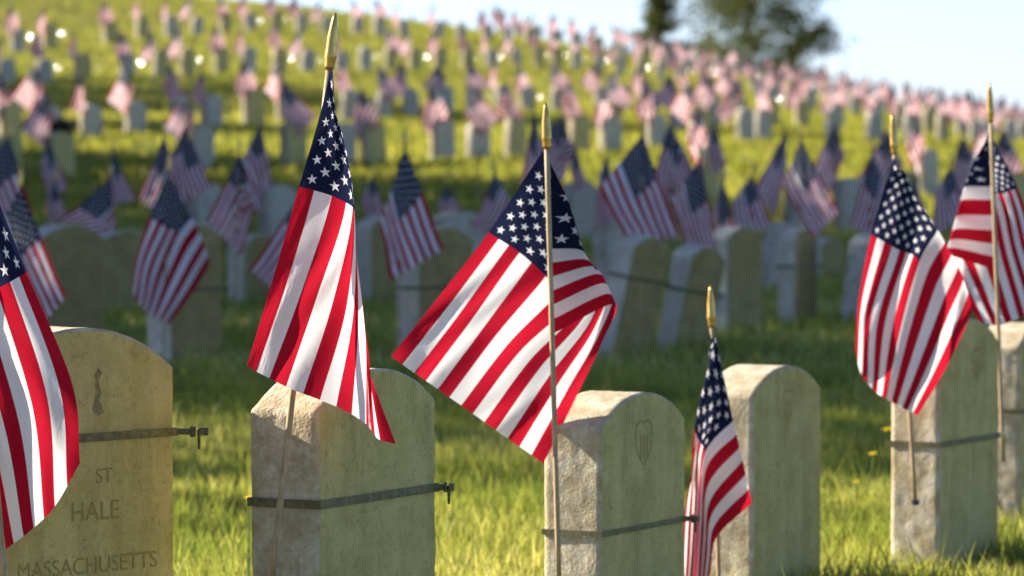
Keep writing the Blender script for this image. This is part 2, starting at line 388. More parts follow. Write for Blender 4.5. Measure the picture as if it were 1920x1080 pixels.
def emblem(key, u, v, hpx):
    x, z = face_local(key, u, v); h = hpx * STONES[key]['Z'] / F; bm = bmesh.new(); w = h * .8
    def shp(k): return [(-w/2*k, .4*h*k), (-w/4*k, .5*h*k), (0, .44*h*k), (w/4*k, .5*h*k), (w/2*k, .4*h*k), (w/2*k, 0), (w*.36*k, -.25*h*k), (0, -.5*h*k), (-w*.36*k, -.25*h*k), (-w/2*k, 0)]
    y = -STONES[key]['t']/2 - .0004
    a = [bm.verts.new((x+p[0], y, z+p[1])) for p in shp(1)]; b = [bm.verts.new((x+p[0], y, z+p[1])) for p in shp(.9)]
    for i in range(10): bm.faces.new((a[i], a[(i+1) % 10], b[(i+1) % 10], b[i]))
    for q in (-.2, 0, .2): boxbm(bm, (x+q*w, y, z - .08*h), (.05*w, .0004, .5*h))
    from_bm('carved_shield', bm, M['letter'], STONES[key]['o'])
emblem('C', 1207, 830, 90); emblem('D', 1478, 762, 66); emblem('E', 1832, 682, 62)
def stain(key, u, v0, v1, wpx):
    bm = bmesh.new(); y = -STONES[key]['t']/2 - .0003; L = []; R_ = []
    for i in range(13):
        vv = v0 + (v1 - v0) * i / 12; ww = wpx * (.35 + .6 * abs(math.sin(i * 1.9)) + (.8 if 8 < i < 12 else 0)) * (0.3 if i in (0, 12) else 1)
        x0, z0 = face_local(key, u - ww/2 + 3*math.sin(i*2.3), vv); x1, z1 = face_local(key, u + ww/2 + 3*math.sin(i*1.3), vv)
        L.append(bm.verts.new((x0, y, z0))); R_.append(bm.verts.new((x1, y, z1)))
    for i in range(12): bm.faces.new((L[i], R_[i], R_[i+1], L[i+1]))
    from_bm('rust_stain', bm, M['stain'], STONES[key]['o'])
stain('A', 183, 690, 780, 11)

# straps with buckles
def strap(key, v, label, buckle_px=40, wid=.012, shiny=False, uref=None):
    S = STONES[key]; w, t = S['w'], S['t']; 
    x, z = face_local(key, uref or proj(S['c'])[0] + 10, v)
    e = empty('strap', (0, 0, 0), 0, label, 'strap', 'metal straps around the headstones')
    e.matrix_world = S['o'].matrix_world @ Matrix.Translation((0, 0, z))
    bm = bmesh.new(); g = .0015; th = .0016; x0, x1, y0, y1 = -w/2-g-th, w/2+g+th, -t/2-g-th, t/2+g+th
    o_ = [(x0, y0), (x1, y0), (x1, y1), (x0, y1)]; i_ = [(x0+th, y0+th), (x1-th, y0+th), (x1-th, y1-th), (x0+th, y1-th)]
    vo = [[bm.verts.new((p[0], p[1], zz)) for p in o_] for zz in (-wid/2, wid/2)]; vi = [[bm.verts.new((p[0], p[1], zz)) for p in i_] for zz in (-wid/2, wid/2)]
    for k in range(4):
        q = (k+1) % 4
        bm.faces.new((vo[0][k], vo[0][q], vo[1][q], vo[1][k])); bm.faces.new((vi[0][q], vi[0][k], vi[1][k], vi[1][q]))
        bm.faces.new((vo[1][k], vo[1][q], vi[1][q], vi[1][k])); bm.faces.new((vo[0][q], vo[0][k], vi[0][k], vi[0][q]))
    from_bm('band', bm, M['strap'], e)
    # hose-clamp style screw housing sticking out past the right edge
    bm = bmesh.new(); Lx = buckle_px * S['Z'] / F
    dirl = Matrix.Rotation(-S['al'], 3, 'Z') @ Vector((1, 0, 0)); rot = Matrix.Rotation(-S['al'], 3, 'Z')
    base = Vector((w/2 + .002, -t/2 + .004, 0))
    boxbm(bm, base + dirl * Lx * .3, (Lx * .6, .008, .008), rot)
    boxbm(bm, base + dirl * Lx * .55, (Lx * .16, .010, .014), rot)
    boxbm(bm, base + dirl * Lx * .85, (Lx * .28, .008, .010), rot)
    tube(bm, [base + dirl * Lx * .72 + Vector((0, 0, .002)), base + dirl * Lx * .72 + Vector((0, 0, -.024))], [.003, .0015], 8)
    bmesh.ops.bevel(bm, geom=bm.edges[:], offset=.001, segments=1, affect='EDGES')
    from_bm('buckle', bm, M['strap'] if not shiny else M['steel'], e)
    return e
strap('A', 818, 'dull metal strap round the broad bottom left headstone, buckle sticking out over the grass', 70, .011, uref=200)
strap('B', 945, 'green metal strap round the headstone behind the tall leaning flag', 40, .0115)
strap('C', 1000, 'thin metal strap round the headstone behind the widest flag', 32, .009)
strap('E', 833, 'metal strap round the headstone below the drooping right flag', 22, .011, shiny=True)
strap('F', 770, 'dark strap on the headstone cut off by the right picture edge', 20, .01)
for k, v, lb in (('s2', 545, 'thin strap on the olive headstone under the dangling left flag'), ('s5', 540, 'strap on the shaded headstone between the two big front flags'),
                 ('s8', 520, 'dark strap on the left one of the two leaning headstones'), ('s9', 545, 'dark strap on the right one of the two leaning headstones'), ('s12', 500, 'strap on the dark headstone under the flag drooping to the right')):
    strap(k, v, lb, 12, .012)

# ------------------------------------------------------------------ flags
def hermite(xs, ps, x):              # ps: (n, k) values at xs; finite difference tangents
    xs = np.asarray(xs, float); ps = np.asarray(ps, float); n = len(xs)
    m = np.zeros_like(ps)
    for i in range(n):
        if i == 0: m[i] = (ps[1]-ps[0])/(xs[1]-xs[0])
        elif i == n-1: m[i] = (ps[-1]-ps[-2])/(xs[-1]-xs[-2])
        else:
            d0 = (ps[i]-ps[i-1])/(xs[i]-xs[i-1]); d1 = (ps[i+1]-ps[i])/(xs[i+1]-xs[i]); h0, h1 = xs[i]-xs[i-1], xs[i+1]-xs[i]
            m[i] = (d0*h1 + d1*h0)/(h0+h1)
    i = int(np.clip(np.searchsorted(xs, x) - 1, 0, n-2)); h = xs[i+1]-xs[i]; t = (x - xs[i])/h
    return (2*t**3-3*t**2+1)*ps[i] + (t**3-2*t**2+t)*h*m[i] + (-2*t**3+3*t**2)*ps[i+1] + (t**3-t**2)*h*m[i+1]
def grid(table, nt=44, nb=40):
    """table: {b: [(a,u,v,dz)...]} -> array (nt+1, nb+1, 4) of a,u,v,dz and the b list"""
    bs = sorted(table); k = len(table[bs[0]])
    rows = [np.array([list(p) + [0]*(4-len(p)) for p in table[b]], float) for b in bs]
    out = np.zeros((nt+1, nb+1, 4)); bl = np.linspace(0, 1, nb+1)
    dense = [np.array([hermite(range(k), r, (k-1)*i/nt) for i in range(nt+1)]) for r in rows]
    for i in range(nt+1):
        col = np.array([d[i] for d in dense])
        for j, b in enumerate(bl): out[i, j] = hermite(bs, col, b)
    out[:, :, 0] = np.clip(out[:, :, 0], 0.0005, .9995)
    return out, bl
def quad(T_, H_, F1, F0, s, amp=.022, ph=0.0):
    T_, H_, F1, F0 = map(np.array, (T_, H_, F1, F0)); tb = {}
    for b in (0, .17, .34, .5, .67, .84, 1):
        r = []
        for k in range(6):
            a = k/5; p = (T_*(1-b)+H_*b)*(1-a) + (F0*(1-b)+F1*b)*a
            e = math.sin(math.pi*min(1, a*1.3))
            wob = math.sin(b*7.5 + ph + a*1.3)
            px = s * .012 * wob * e; 
            r.append((a, p[0]+px*.6, p[1]+px*.3 + s*.012*math.sin(math.pi*a), amp*wob*(.2+.8*a)))
        tb[b] = r
    return tb
def affine(table, src, dst):
    A = np.array([[p[0], p[1], 1] for p in src], float); B = np.array(dst, float)
    Mx = np.linalg.solve(A, B); out = {}
    for b, r in table.items(): out[b] = [(p[0], *(np.array([p[1], p[2], 1]) @ Mx), *(p[3:] or (0,))) for p in r]
    return out
def cloth_mesh(table, fn, nt=44, nb=40, wr=0.0):
    g, bl = grid(table, nt, nb); vs = []; uvs = []
    for i in range(nt+1):
        for j in range(nb+1):
            a, u, v, dz = g[i, j]
            b_ = bl[j]; ph = noise.noise(Vector((a*2.2, b_*2.0, 3.1)))
            w = wr * (noise.noise(Vector((a*5, b_*6, wr*900))) + .55*math.sin(b_*19 - a*5 + ph*5) * (.25 + a)  + .35*math.sin(b_*33 + a*11 + ph*7)) * min(1, a*6)
            vs.append(tuple(fn(u, v, dz + w))); uvs.append((a, min(max(bl[j], .0005), .9995)))
    fs = [(i*(nb+1)+j, (i+1)*(nb+1)+j, (i+1)*(nb+1)+j+1, i*(nb+1)+j+1) for i in range(nt) for j in range(nb)]
    me = bpy.data.meshes.new('flag_cloth'); me.from_pydata(vs, [], fs)
    uvl = me.uv_layers.new(name='UVMap'); li = np.zeros(len(me.loops), np.int32); me.loops.foreach_get('vertex_index', li)
    uvl.data.foreach_set('uv', np.array(uvs, np.float32)[li].ravel())
    for p in me.polygons: p.use_smooth = True
    me.materials.append(M['flag']); return me
def pole_meshes(top, bot, fl=.072, r=.0043, n=12):
    """pole and gold spear finial along top->bot (local coordinates)"""
    d = (bot - top).normalized(); p0 = top + d * fl
    bm = bmesh.new(); k = 10
    tube(bm, [p0.lerp(bot, i/k) for i in range(k+1)], [r]*(k+1), n)
    pm = bpy.data.meshes.new('pole'); bm.to_mesh(pm); bm.free(); pm.materials.append(M['wood'])
    for p in pm.polygons: p.use_smooth = len(p.vertices) == 4
    bm = bmesh.new()
    prof = [(0, .0012), (.12, .0038), (.45, .0074), (.75, .0078), (.8, .0084), (.85, .0074), (.97, .0068), (1.03, .0066)]
    tube(bm, [top + d * fl * q for q, _ in prof], [x for _, x in prof], n)
    fm = bpy.data.meshes.new('finial'); bm.to_mesh(fm); bm.free(); fm.materials.append(M['gold'])
    for p in fm.polygons: p.use_smooth = len(p.vertices) == 4
    return pm, fm
def flag(table, Z, top, bot, label, group, Zp=None, wr=.006, nt=44, nb=40, fl=.072):
    Zp = Zp or Z
    tp, bt = P(*top, Zp), P(*bot, Zp)
    e = empty('small_flag', bt, 0, label, 'flag', group)
    inv = -bt
    pm, fm = pole_meshes(tp + inv, Vector((0, 0, 0)), fl)
    mobj('pole', pm, None, e); mobj('finial', fm, None, e)
    mobj('cloth', cloth_mesh(table, lambda u, v, dz: P(u, v, Z + dz) + inv, nt, nb, wr), None, e)
    return e
TA = {0: [(0,-75,185,0),(.2,-15,345,-.02),(.4,50,510,-.03),(.75,136,722,-.02),(1,150,868,.01)],
      .15: [(0,-68,265,0),(.2,-35,380,-.01),(.4,20,528,0),(.75,90,745,.01),(1,104,948,.02)],
      .3: [(0,-60,345,0),(.2,-60,430,.01),(.4,-30,556,-.01),(.75,38,790,-.015),(1,65,988,0)],
      .54: [(0,-48,475,0),(.2,-80,520,.02),(.4,-90,620,.02),(.75,-30,860,.02),(1,8,1032,.03)],
      1: [(0,-20,730,0),(.2,-100,720,.02),(.4,-150,780,.02),(.75,-120,960,.0),(1,-80,1100,.0)]}
T1 = {0: [(0,622,122,0),(.15,600,215,-.012),(.4,561,350,-.02),(.7,512,522,-.02),(1,463,685,0)],
      .077: [(0,625,150,0),(.15,618,222,-.02),(.4,589,357,-.03),(.7,537,533,-.03),(1,481,697,-.01)],
      .154: [(0,626,180,0),(.15,628,230,-.028),(.4,622,367,-.04),(.7,566,545,-.03),(1,505,709,-.01)],
      .23: [(0,620,212,0),(.15,637,240,-.024),(.4,649,380,-.035),(.7,594,556,-.03),(1,536,725,-.012)],
      .385: [(0,614,272,.0),(.15,640,262,.0),(.4,664,394,-.01),(.7,650,575,-.02),(1,600,750,-.015)],
      .54: [(0,607,332,.0),(.15,628,310,.02),(.4,660,400,.03),(.7,672,592,.0),(1,660,777,-.01)],
      .62: [(0,603,362,.0),(.15,575,368,.03),(.4,650,420,.05),(.7,684,612,.015),(1,688,796,.0)],
      .72: [(0,599,402,.0),(.15,565,405,.035),(.4,655,455,.06),(.7,676,625,.035),(1,692,802,.02)],
      .82: [(0,594,440,.0),(.15,562,442,.035),(.4,655,490,.06),(.7,688,640,.04),(1,701,812,.03)],
      .92: [(0,590,478,.0),(.15,556,480,.035),(.4,652,520,.06),(.7,682,655,.05),(1,712,825,.04)],
      1: [(0,586,510,.0),(.15,550,515,.035),(.4,650,545,.06),(.7,690,690,.05),(1,742,832,.035)]}
T2 = {0: [(0,1023,275,0),(.05,1010,295,.0),(.4,916,436,.025),(.7,822,557,.0),(1,733,668,0)],
      .27: [(0,1025,370,0),(.07,1064,380,-.005),(.4,985,482,.035),(.7,897,605,.005),(1,810,722,0)],
      .54: [(0,1028,466,0),(.13,1098,477,-.005),(.4,1072,566,.045),(.7,975,660,.02),(1,887,776,0)],
      .77: [(0,1030,547,0),(.18,1128,515,.0),(.4,1108,600,.05),(.7,1030,705,.02),(1,952,822,0)],
      1: [(0,1032,628,0),(.22,1152,570,.02),(.4,1127,645,.05),(.7,1080,745,.03),(1,1019,869,0)]}
TE = {0: [(0,1677,292,0),(.2,1653,370,.01),(.4,1633,440,.02),(.7,1610,560,.03),(1,1604,655,.04)],
      .12: [(0,1686,322,.02),(.08,1688,330,-.0),(.4,1652,450,-.01),(.7,1620,575,0),(1,1612,695,.01)],
      .27: [(0,1696,356,.03),(.1,1706,354,-.01),(.4,1680,466,-.025),(.7,1640,596,-.02),(1,1632,725,-.01)],
      .54: [(0,1732,446,.05),(.18,1758,432,-.0),(.4,1725,490,.0),(.7,1690,612,.01),(1,1662,748,.02)],
      .77: [(0,1772,512,.05),(.18,1796,501,.0),(.4,1768,565,-.01),(.7,1730,665,-.02),(1,1692,765,-.01)],
      1: [(0,1800,584,.05),(.18,1824,573,.0),(.4,1802,632,.02),(.7,1765,705,.015),(1,1721,779,.0)]}
TF = {0: [(0,1854,235,0),(.05,1862,260,.0),(.4,1908,352,.02),(.7,1943,450,.02),(1,1988,560,0)],
      .27: [(0,1857,300,0),(.07,1828,303,-.01),(.4,1884,362,.03),(.7,1912,470,.02),(1,1950,582,0)],
      .54: [(0,1859,350,0),(.13,1808,352,-.01),(.4,1850,378,.04),(.7,1878,485,.03),(1,1910,597,0)],
      .77: [(0,1861,432,0),(.18,1786,432,-.01),(.4,1818,475,.04),(.7,1845,540,.03),(1,1872,610,0)],
      1: [(0,1864,505,0),(.22,1775,480,-.01),(.4,1790,515,.04),(.7,1812,560,.03),(1,1836,605,0)]}
TD = {0: [(0,1330,607,.0),(.2,1334,670,.04),(.4,1330,790,.05),(.7,1288,930,.02),(1,1278,1090,.03)],
      .12: [(0,1331,622,.005),(.2,1329,690,.03),(.4,1318,800,.03),(.7,1293,932,.01),(1,1283,1100,0)],
      .2: [(0,1334,642,.02),(.09,1339,642,.0),(.4,1302,803,.01),(.7,1296,935,-.005),(1,1286,1105,0)],
      .27: [(0,1338,676,.03),(.12,1348,680,-.01),(.4,1308,820,.01),(.7,1300,940,.02),(1,1290,1110,.02)],
      .54: [(0,1354,802,.04),(.2,1374,790,-.0),(.4,1322,850,-.03),(.7,1312,965,-.02),(1,1303,1130,-.02)],
      .77: [(0,1370,872,.04),(.16,1391,865,-.0),(.4,1332,938,0),(.7,1322,1025,.01),(1,1313,1140,.01)],
      1: [(0,1388,956,.04),(.12,1408,945,0),(.4,1345,1005,-.02),(.7,1333,1065,-.02),(1,1322,1150,-.01)]}
ZB, ZC, ZD, ZE = (STONES[k]['Z'] for k in 'BCDE')
GF = 'flags strapped to the front headstones'
flag(TA, 5.37, (-84, 95), (20, 1200), 'large near flag cut off by the left picture edge, one white star showing', GF)
flag(T1, ZB - .06, (629, 24), (508, 1100), 'tall sunlit flag on a leaning pole, hanging over the rough sided headstone', GF, Zp=ZB - .035)
flag(T2, ZC + .03, (1023, 192), (1048, 1092), 'widest flag, spread to the left of its upright pole in the middle', GF, Zp=ZC - .03)
flag(TD, ZD - .2, (1332, 535), (1353, 1265), 'limp narrow flag on a short planted pole before the tall narrow headstone', GF, Zp=ZD - .12, fl=.075)
flag(TE, ZE - .08, (1673, 213), (1716, 945), 'flag with its whole star field showing, drooping over the upright right headstone', GF, Zp=ZE - .03, fl=.078)
flag(TF, 9.0, (1855, 155), (1881, 866), 'folded flag high at the right edge, stripes crossing behind its pole', GF, Zp=8.93, fl=.08)
bm = bmesh.new(); p = P(1716, 943, ZE - .03); tube(bm, [p + Vector((0,0,.006)), p - Vector((0,0,.004))], [.008, .008], 10)
for o in list(C.objects):
    if o.get('label', '').startswith('flag with its whole'):
        for v in bm.verts: v.co -= o.location
        from_bm('end_cap', bm, M['clay'], o)
GM = 'flags in the shaded middle rows'
def mid(T_, H_, F1, F0, Z, label, dx=None, tb=None, amp=.024, dl=.36, fl=.07):
    s = F / Z; dx = -.02 if dx is None else dx
    top = (T_[0] - dx * s * .1, T_[1] - fl * s); bot = (T_[0] + dx * s, T_[1] + .68 * s)
    tb = tb or quad(T_, H_, F1, F0, s, amp, random.random() * 6)
    return flag(tb, Z, top, bot, label, GM, Zp=Z + .012, wr=.012, nt=26, nb=26, fl=fl)
mid((17,258),(-62,330),(-12,470),(62,402),17.5,'shaded flag at the left edge behind the near starred flag')
mid((38,352),(-10,450),(55,640),(124,556),13.2,'dark flag with small stars right beside the large near flag at left')
mid((92,258),(76,312),(92,372),(128,352),27,'small flag in front of the small stone left of the blue folded flag')
mid((103,338),(86,378),(92,422),(126,404),24,'small dim flag touching the left end of the blue folded flag')
S2 = [(1023,275),(733,668),(1032,628)]
mid((206,332),0,0,0,20.5,'bright blue folded flag above the brown mossy headstone', tb={0:[(0,206,332,0),(.05,201,338,0),(.4,146,388,0),(.7,125,402,0),(1,108,415,0)], .54:[(0,207,376,0),(.13,211,386,-.01),(.4,184,412,.02),(.7,168,416,.02),(1,152,420,.01)], 1:[(0,208,402,0),(.22,217,420,.0),(.4,208,441,.03),(.7,195,442,.03),(1,180,440,.02)]})
mid((214,283),(202,325),(208,384),(256,374),24,'pale striped flag right behind the bright blue folded flag')
mid((306,250),(330,320),(300,405),(260,372),19,'flag hanging straight down behind the star field of the dangling left flag')
SE = [(1677,292),(1823,572),(1604,655)]
mid((316,322),0,0,0,15,'dangling flag with diagonal stripes over the olive headstone at left', tb=affine(TE, SE, [(316,322),(392,492),(249,530)]))
mid((357,262),(325,300),(338,382),(398,350),22,'dim flag opened to the right behind the dangling left flag')
mid((449,288),0,0,0,18.5,'folded flag with crossing stripes left of the tall leaning flag', tb=affine(T2, S2, [(449,286),(388,412),(452,400)]))
mid((578,342),(640,430),(535,560),(468,505),17.5,'dim flag mostly hidden behind the tall leaning flag')
mid((759,274),(712,425),(733,526),(832,466),15,'shaded flag hanging free between the two big front flags')
mid((700,325),(680,372),(688,412),(722,400),24,'small dim flag just right of the tall leaning flag')
mid((835,345),(820,390),(838,408),(864,388),27,'tiny blue flag between the free hanging flag and the widest flag')
mid((928,318),(955,375),(918,438),(884,426),22,'dim flag partly covered by the widest flag')
mid((1001,200),(1018,290),(1008,372),(975,350),18,'dark narrow flag right behind the pole of the widest flag')
mid((1207,249),(1124,352),(1188,467),(1274,440),16.5,'broad shaded flag right of the widest flag, stripes running down right')
mid((1312,299),(1258,378),(1304,507),(1344,470),17,'shaded flag overlapping the lower right of the broad shaded flag')
mid((1357,338),(1334,405),(1352,507),(1382,488),18.5,'narrow shaded flag just above the gold tip of the limp flag')
mid((1412,323),(1374,380),(1372,432),(1450,432),24,'pale dim flag above the dark stone behind the gold tip')
mid((1502,258),(1468,350),(1528,446),(1573,398),18,'shaded flag drooping to the right above the dark strapped headstone')
mid((1635,285),(1668,370),(1645,452),(1595,422),19.5,'dim flag hanging just left of the drooping right flag')
mid((1783,310),(1752,362),(1752,440),(1815,410),20,'dim flag between the two rightmost front flags')
mid((1714,325),(1700,390),(1712,450),(1752,440),25,'dim flag behind the star field of the drooping right flag')
mid((1078,276),(1068,320),(1080,365),(1102,348),26,'narrow dim flag just right of the widest flag')
mid((1267,266),(1248,312),(1264,360),(1296,330),28,'small dim flag behind the broad shaded flag')
mid((1340,226),(1326,262),(1336,330),(1362,310),32,'small flag above the narrow shaded flag')
mid((1139,290),(1122,330),(1118,430),(1150,410),20,'dim flag peeking from the left of the broad shaded flag')

# ------------------------------------------------------------------ hillside stones and flags
def tmpl(table, origin, s, mirror=1):
    ox, oy = origin
    return cloth_mesh(table, lambda u, v, dz: Vector((mirror * (u-ox)/s, dz, -(v-oy)/s)), 12, 12, .01)
HV = [tmpl(T1, (628,122), 1390), tmpl(T2, (1023,275), 1158), tmpl(TE, (1677,292), 942), tmpl(TF, (1854,235), 900), tmpl(TE, (1677,292), 942, -1),
      tmpl(quad((0,0),(0,305),(150,520),(330,330),1000,.03), (0,0), 1000), tmpl(quad((0,0),(0,305),(-90,560),(-240,400),1000,.03,2), (0,0), 1000)]
hp, hf = pole_meshes(Vector((0,0,.072)), Vector((0,0,-.69)), .072, .0045, 6)
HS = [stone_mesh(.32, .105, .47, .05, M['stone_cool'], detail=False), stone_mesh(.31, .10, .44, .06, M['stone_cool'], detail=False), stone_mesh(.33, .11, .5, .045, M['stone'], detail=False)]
def hill_strap(z):
    h = Vector((-.715, -.586, .388)).normalized(); h.rotate(Matrix.Rotation(-math.radians(56), 3, 'Z')); a_ = h.orthogonal().normalized(); b_ = h.cross(a_)
    bm = bmesh.new(); ctr = Vector((.222, -.10, z)); Rc = .13; prev = None; top_ = bm.verts.new(ctr + h * .004)
    for q in range(1, 6):
        rr_ = .022 * q / 5; dp = Rc - math.sqrt(Rc*Rc - rr_*rr_)
        ring = [bm.verts.new(ctr + h * (.004 - dp) + (a_ * math.cos(k*math.pi/8) + b_ * math.sin(k*math.pi/8)) * rr_) for k in range(16)]
        for k in range(16):
            if prev is None: bm.faces.new((top_, ring[k], ring[(k+1) % 16]))
            else: bm.faces.new((prev[k], ring[k], ring[(k+1) % 16], prev[(k+1) % 16]))
        prev = ring
    back = [bm.verts.new(v.co - h * .006) for v in prev]
    for k in range(16): bm.faces.new((prev[k], back[k], back[(k+1) % 16], prev[(k+1) % 16]))
    bm.faces.new(list(reversed(back))); bmesh.ops.recalc_face_normals(bm, faces=bm.faces)
    me = bpy.data.meshes.new('buckle'); bm.to_mesh(me); bm.free(); me.materials.append(M['steel'])
    for p in me.polygons: p.use_smooth = True
    bm = bmesh.new(); boxbm(bm, (.0, -.0555, z), (.345, .002, .012)); boxbm(bm, (-.17, 0, z), (.003, .11, .012)); boxbm(bm, (.195, -.08, z), (.075, .006, .008), Matrix.Rotation(-.8, 3, 'Z'))
    m2 = bpy.data.meshes.new('band'); bm.to_mesh(m2); bm.free(); m2.materials.append(M['strap']); return me, m2
hsb, hsn = hill_strap(.28)
ROWS = [
 ('top hill row', [0,480,900,1440,1920], [76,58,74,163,240], [46,38,34,29,27], [35,95,207,268,322,370,424,470,520,565,611,670,711,755,823,865,914]),
 ('second hill row from the top', [0,480,960,1440,1920], [160,136,123,179,250], [52,48,38,33,30], [15,85,155,240,302,352,416,467,525,577,640,685,733,779,826,877,920,968,1010,1045,1080,1122,1163,1200,1238]),
 ('third hill row from the top', [0,480,960,1440,1920], [272,236,208,205,259], [73,65,50,41,34], [20,90,172,255,340,398,475,537,655,720,770,835,890,940,988,1045,1128,1170,1212,1290,1333,1372,1442,1480,1517]),
 ('fourth hill row from the top', [0,480,960,1440,1920], [392,362,330,290,279], [88,84,78,60,50], [10,110,375,550,640,700,830,895,965,1085,1145,1232,1310,1396,1430,1560]),
]
NAMES = {}
def put_hill(row, x, v, hpx, strapped=False, crest=False, zz=None):
    Z = zz or F * .45 / hpx
    hgt = float(gh(x, Z)); X = (x - 960) / F * Z
    al = math.radians(random.uniform(52, 60) if strapped else random.uniform(48, 64)); 
    o = mobj('headstone', HS[random.choice((0,0,1,2))]); o.location = (X, Z, hgt - random.uniform(0, .05)); o.rotation_euler = (random.uniform(-.03,.03), random.uniform(-.03,.05), al)
    NAMES.setdefault(row, []).append((x, o))
    if random.random() < .95:
        fx = -.17 * math.cos(al) - .02
        e = fe = empty('small_flag', (X + fx, Z - .13, hgt + random.uniform(.80, .90)), random.uniform(.0, .8))
        e.rotation_euler[1] = random.uniform(-.07, .05); e.scale = (1.13,) * 3
        for nm, me in (('pole', hp), ('finial', hf), ('cloth', random.choice(HV))): 
            c = mobj(nm, me, None, e)
            if nm == 'cloth': c.rotation_euler = (0, 0, random.uniform(-.35, .35))
        NAMES.setdefault(row + '|flag', []).append((x, e))
    if strapped:
        e = empty('strap', o.location); e.rotation_euler = o.rotation_euler
        mobj('band', hsn, None, e); mobj('buckle', hsb, None, e)
        NAMES.setdefault(row + '|strap', []).append((x, e))
for ri, (nm, us, vs, hs, xs) in enumerate(ROWS):
    xs = list(xs); x = xs[-1]
    while x < 1985:
        x += random.uniform(36, 50) if ri < 3 else random.uniform(58, 90)
        xs.append(x)
    for x in xs:
        v = float(pchip(us, vs, x)); h = float(np.interp(x, us, hs))
        st = ri < 3 and random.random() < .45
        put_hill(nm, x, v, h, st)
# extra rows: crest, in between on the right, and low middle
x = 940
while x < 1980:
    put_hill('skyline row', x, 0, 1, False, zz=float(np.interp(x, LU, LEV[-1][0])) - 2); x += random.uniform(30, 44)
x = 420
while x < 1980:
    h = float(np.interp(x, [0,480,960,1440,1920], LEV[-1][0])) + 9
    put_hill('row just behind the crest', x, 0, 1, False, zz=h); x += random.uniform(40, 62)
for (nm, x0, f0) in (('row above the fourth hill row', 1150, .5), ('row above the third hill row', 1330, .5)):
    x = x0; i0 = 3 if 'fourth' in nm else 4
    while x < 1980:
        za = float(np.interp(x, LU, LEV[i0][0])); zb = float(np.interp(x, LU, LEV[i0+1][0]))
        put_hill(nm, x, 0, 1, random.random() < .25, zz=za*(1-f0)+zb*f0); x += random.uniform(48, 75)
for x, zz in ((380,29),(520,28),(1085,30),(1290,30),(1500,31),(1590,33),(1690,34),(1830,33),(1900,35),(1330,38),(1740,42),(1870,44)):
    put_hill('lowest scattered hill row', x, 0, 1, False, zz=zz)
ORD = 'first second third fourth fifth sixth seventh eighth ninth tenth eleventh twelfth thirteenth fourteenth fifteenth sixteenth seventeenth eighteenth nineteenth twentieth'.split()
TENS = {20: 'twenty', 30: 'thirty', 40: 'forty'}
def ordn(i):
    n = i + 1
    if n <= 20: return ORD[n-1]
    t = n // 10 * 10; r = n % 10
    return (TENS[t] + '-' + ORD[r-1]) if r else TENS[t][:-1] + 'ieth'
bpy.context.view_layer.update()
for k, lst in NAMES.items():
    row, _, kind = k.partition('|'); lst.sort(key=lambda q: q[0]); i = 0
    for x, o in lst:
        pu = proj(o.matrix_world.translation)
        if -15 < pu[0] < 1935: pos = ordn(i) + ' from left'; i += 1
        else: pos = 'at the picture edge'
        if kind == 'flag': tag(o, 'small faded flag, %s in the %s' % (pos, row), 'flag', 'small flags on the hillside')
        elif kind == 'strap': tag(o, 'strap with shiny buckle, %s in the %s' % (pos, row), 'strap', 'metal straps around the headstones')
        else: tag(o, 'small grey headstone, %s in the %s' % (pos, row), 'headstone', 'small headstones on the hillside')
print('HILL', {k: len(v) for k, v in NAMES.items()})

# ------------------------------------------------------------------ wreath on a hillside stone
def wreath():
    Z = 45; e = empty('wreath', P(112, 250, Z), 0, 'dark round wreath with red and purple flowers leaning on a headstone', 'wreath')
    bm = bmesh.new(); rr = random.Random(3)
    for i in range(1600):
        a = rr.random() * 2 * math.pi; R = .10 + rr.uniform(-.06, .06); c = Vector((R * math.cos(a), rr.uniform(-.03, .03), R * math.sin(a)))
        d = Vector((rr.uniform(-1,1), rr.uniform(-1,1), rr.uniform(-1,1))).normalized(); s = d.orthogonal().normalized() * .008
        bm.faces.new([bm.verts.new(c - s), bm.verts.new(c + s), bm.verts.new(c + d * .04)])
    from_bm('foliage', bm, simple('dark_wreath_green', (.012, .02, .012, 1), .7), e)
    fm = simple('dark_red_flower', (.25, .04, .07, 1), .6)
    for i in range(12):
        a = rr.random() * 2 * math.pi; bm = bmesh.new(); c = Vector((.09 * math.cos(a) - .01, -.035, .09 * math.sin(a) + .02))
        for k in range(8):
            q = 2 * math.pi * k / 8; d = Vector((math.cos(q), -.4, math.sin(q))); t_ = Vector((-math.sin(q), 0, math.cos(q))) * .008
            bm.faces.new([bm.verts.new(c), bm.verts.new(c + d * .015 - t_), bm.verts.new(c + d * .024), bm.verts.new(c + d * .015 + t_)])
        from_bm('flower', bm, fm, e)
    e.rotation_euler = (-.2, 0, 0)
wreath()
# ------------------------------------------------------------------ dandelions
def dandelion(u, v, Z, label, r=.02):
    base = P(u, v, Z); g = float(gh(u, Z)); h = max(.03, base.z - g)
    e = empty('dandelion', (base.x, base.y, g), random.random() * 6, label, 'dandelion', 'yellow dandelions in the grass')
    bm = bmesh.new(); tube(bm, [(0, 0, 0), (.003, 0, h*.5), (.001, .002, h)], [.0018, .0016, .0016], 6); from_bm('stem', bm, M['stem'], e)
    bm = bmesh.new()
    for ring in range(4):
        n = 20 - ring * 3; rad = r * (1 - ring * .2); el = .15 + ring * .32
        for k in range(n):
            a = 2 * math.pi * k / n + ring * .3; d = Vector((math.cos(a) * math.cos(el), math.sin(a) * math.cos(el), math.sin(el))); s = Vector((-math.sin(a), math.cos(a), 0)) * .0016
            c = Vector((.001, .002, h)); bm.faces.new([bm.verts.new(c - s*.5), bm.verts.new(c + s*.5), bm.verts.new(c + d * rad + s), bm.verts.new(c + d * rad - s)])
    from_bm('flower_head', bm, M['petal'], e)
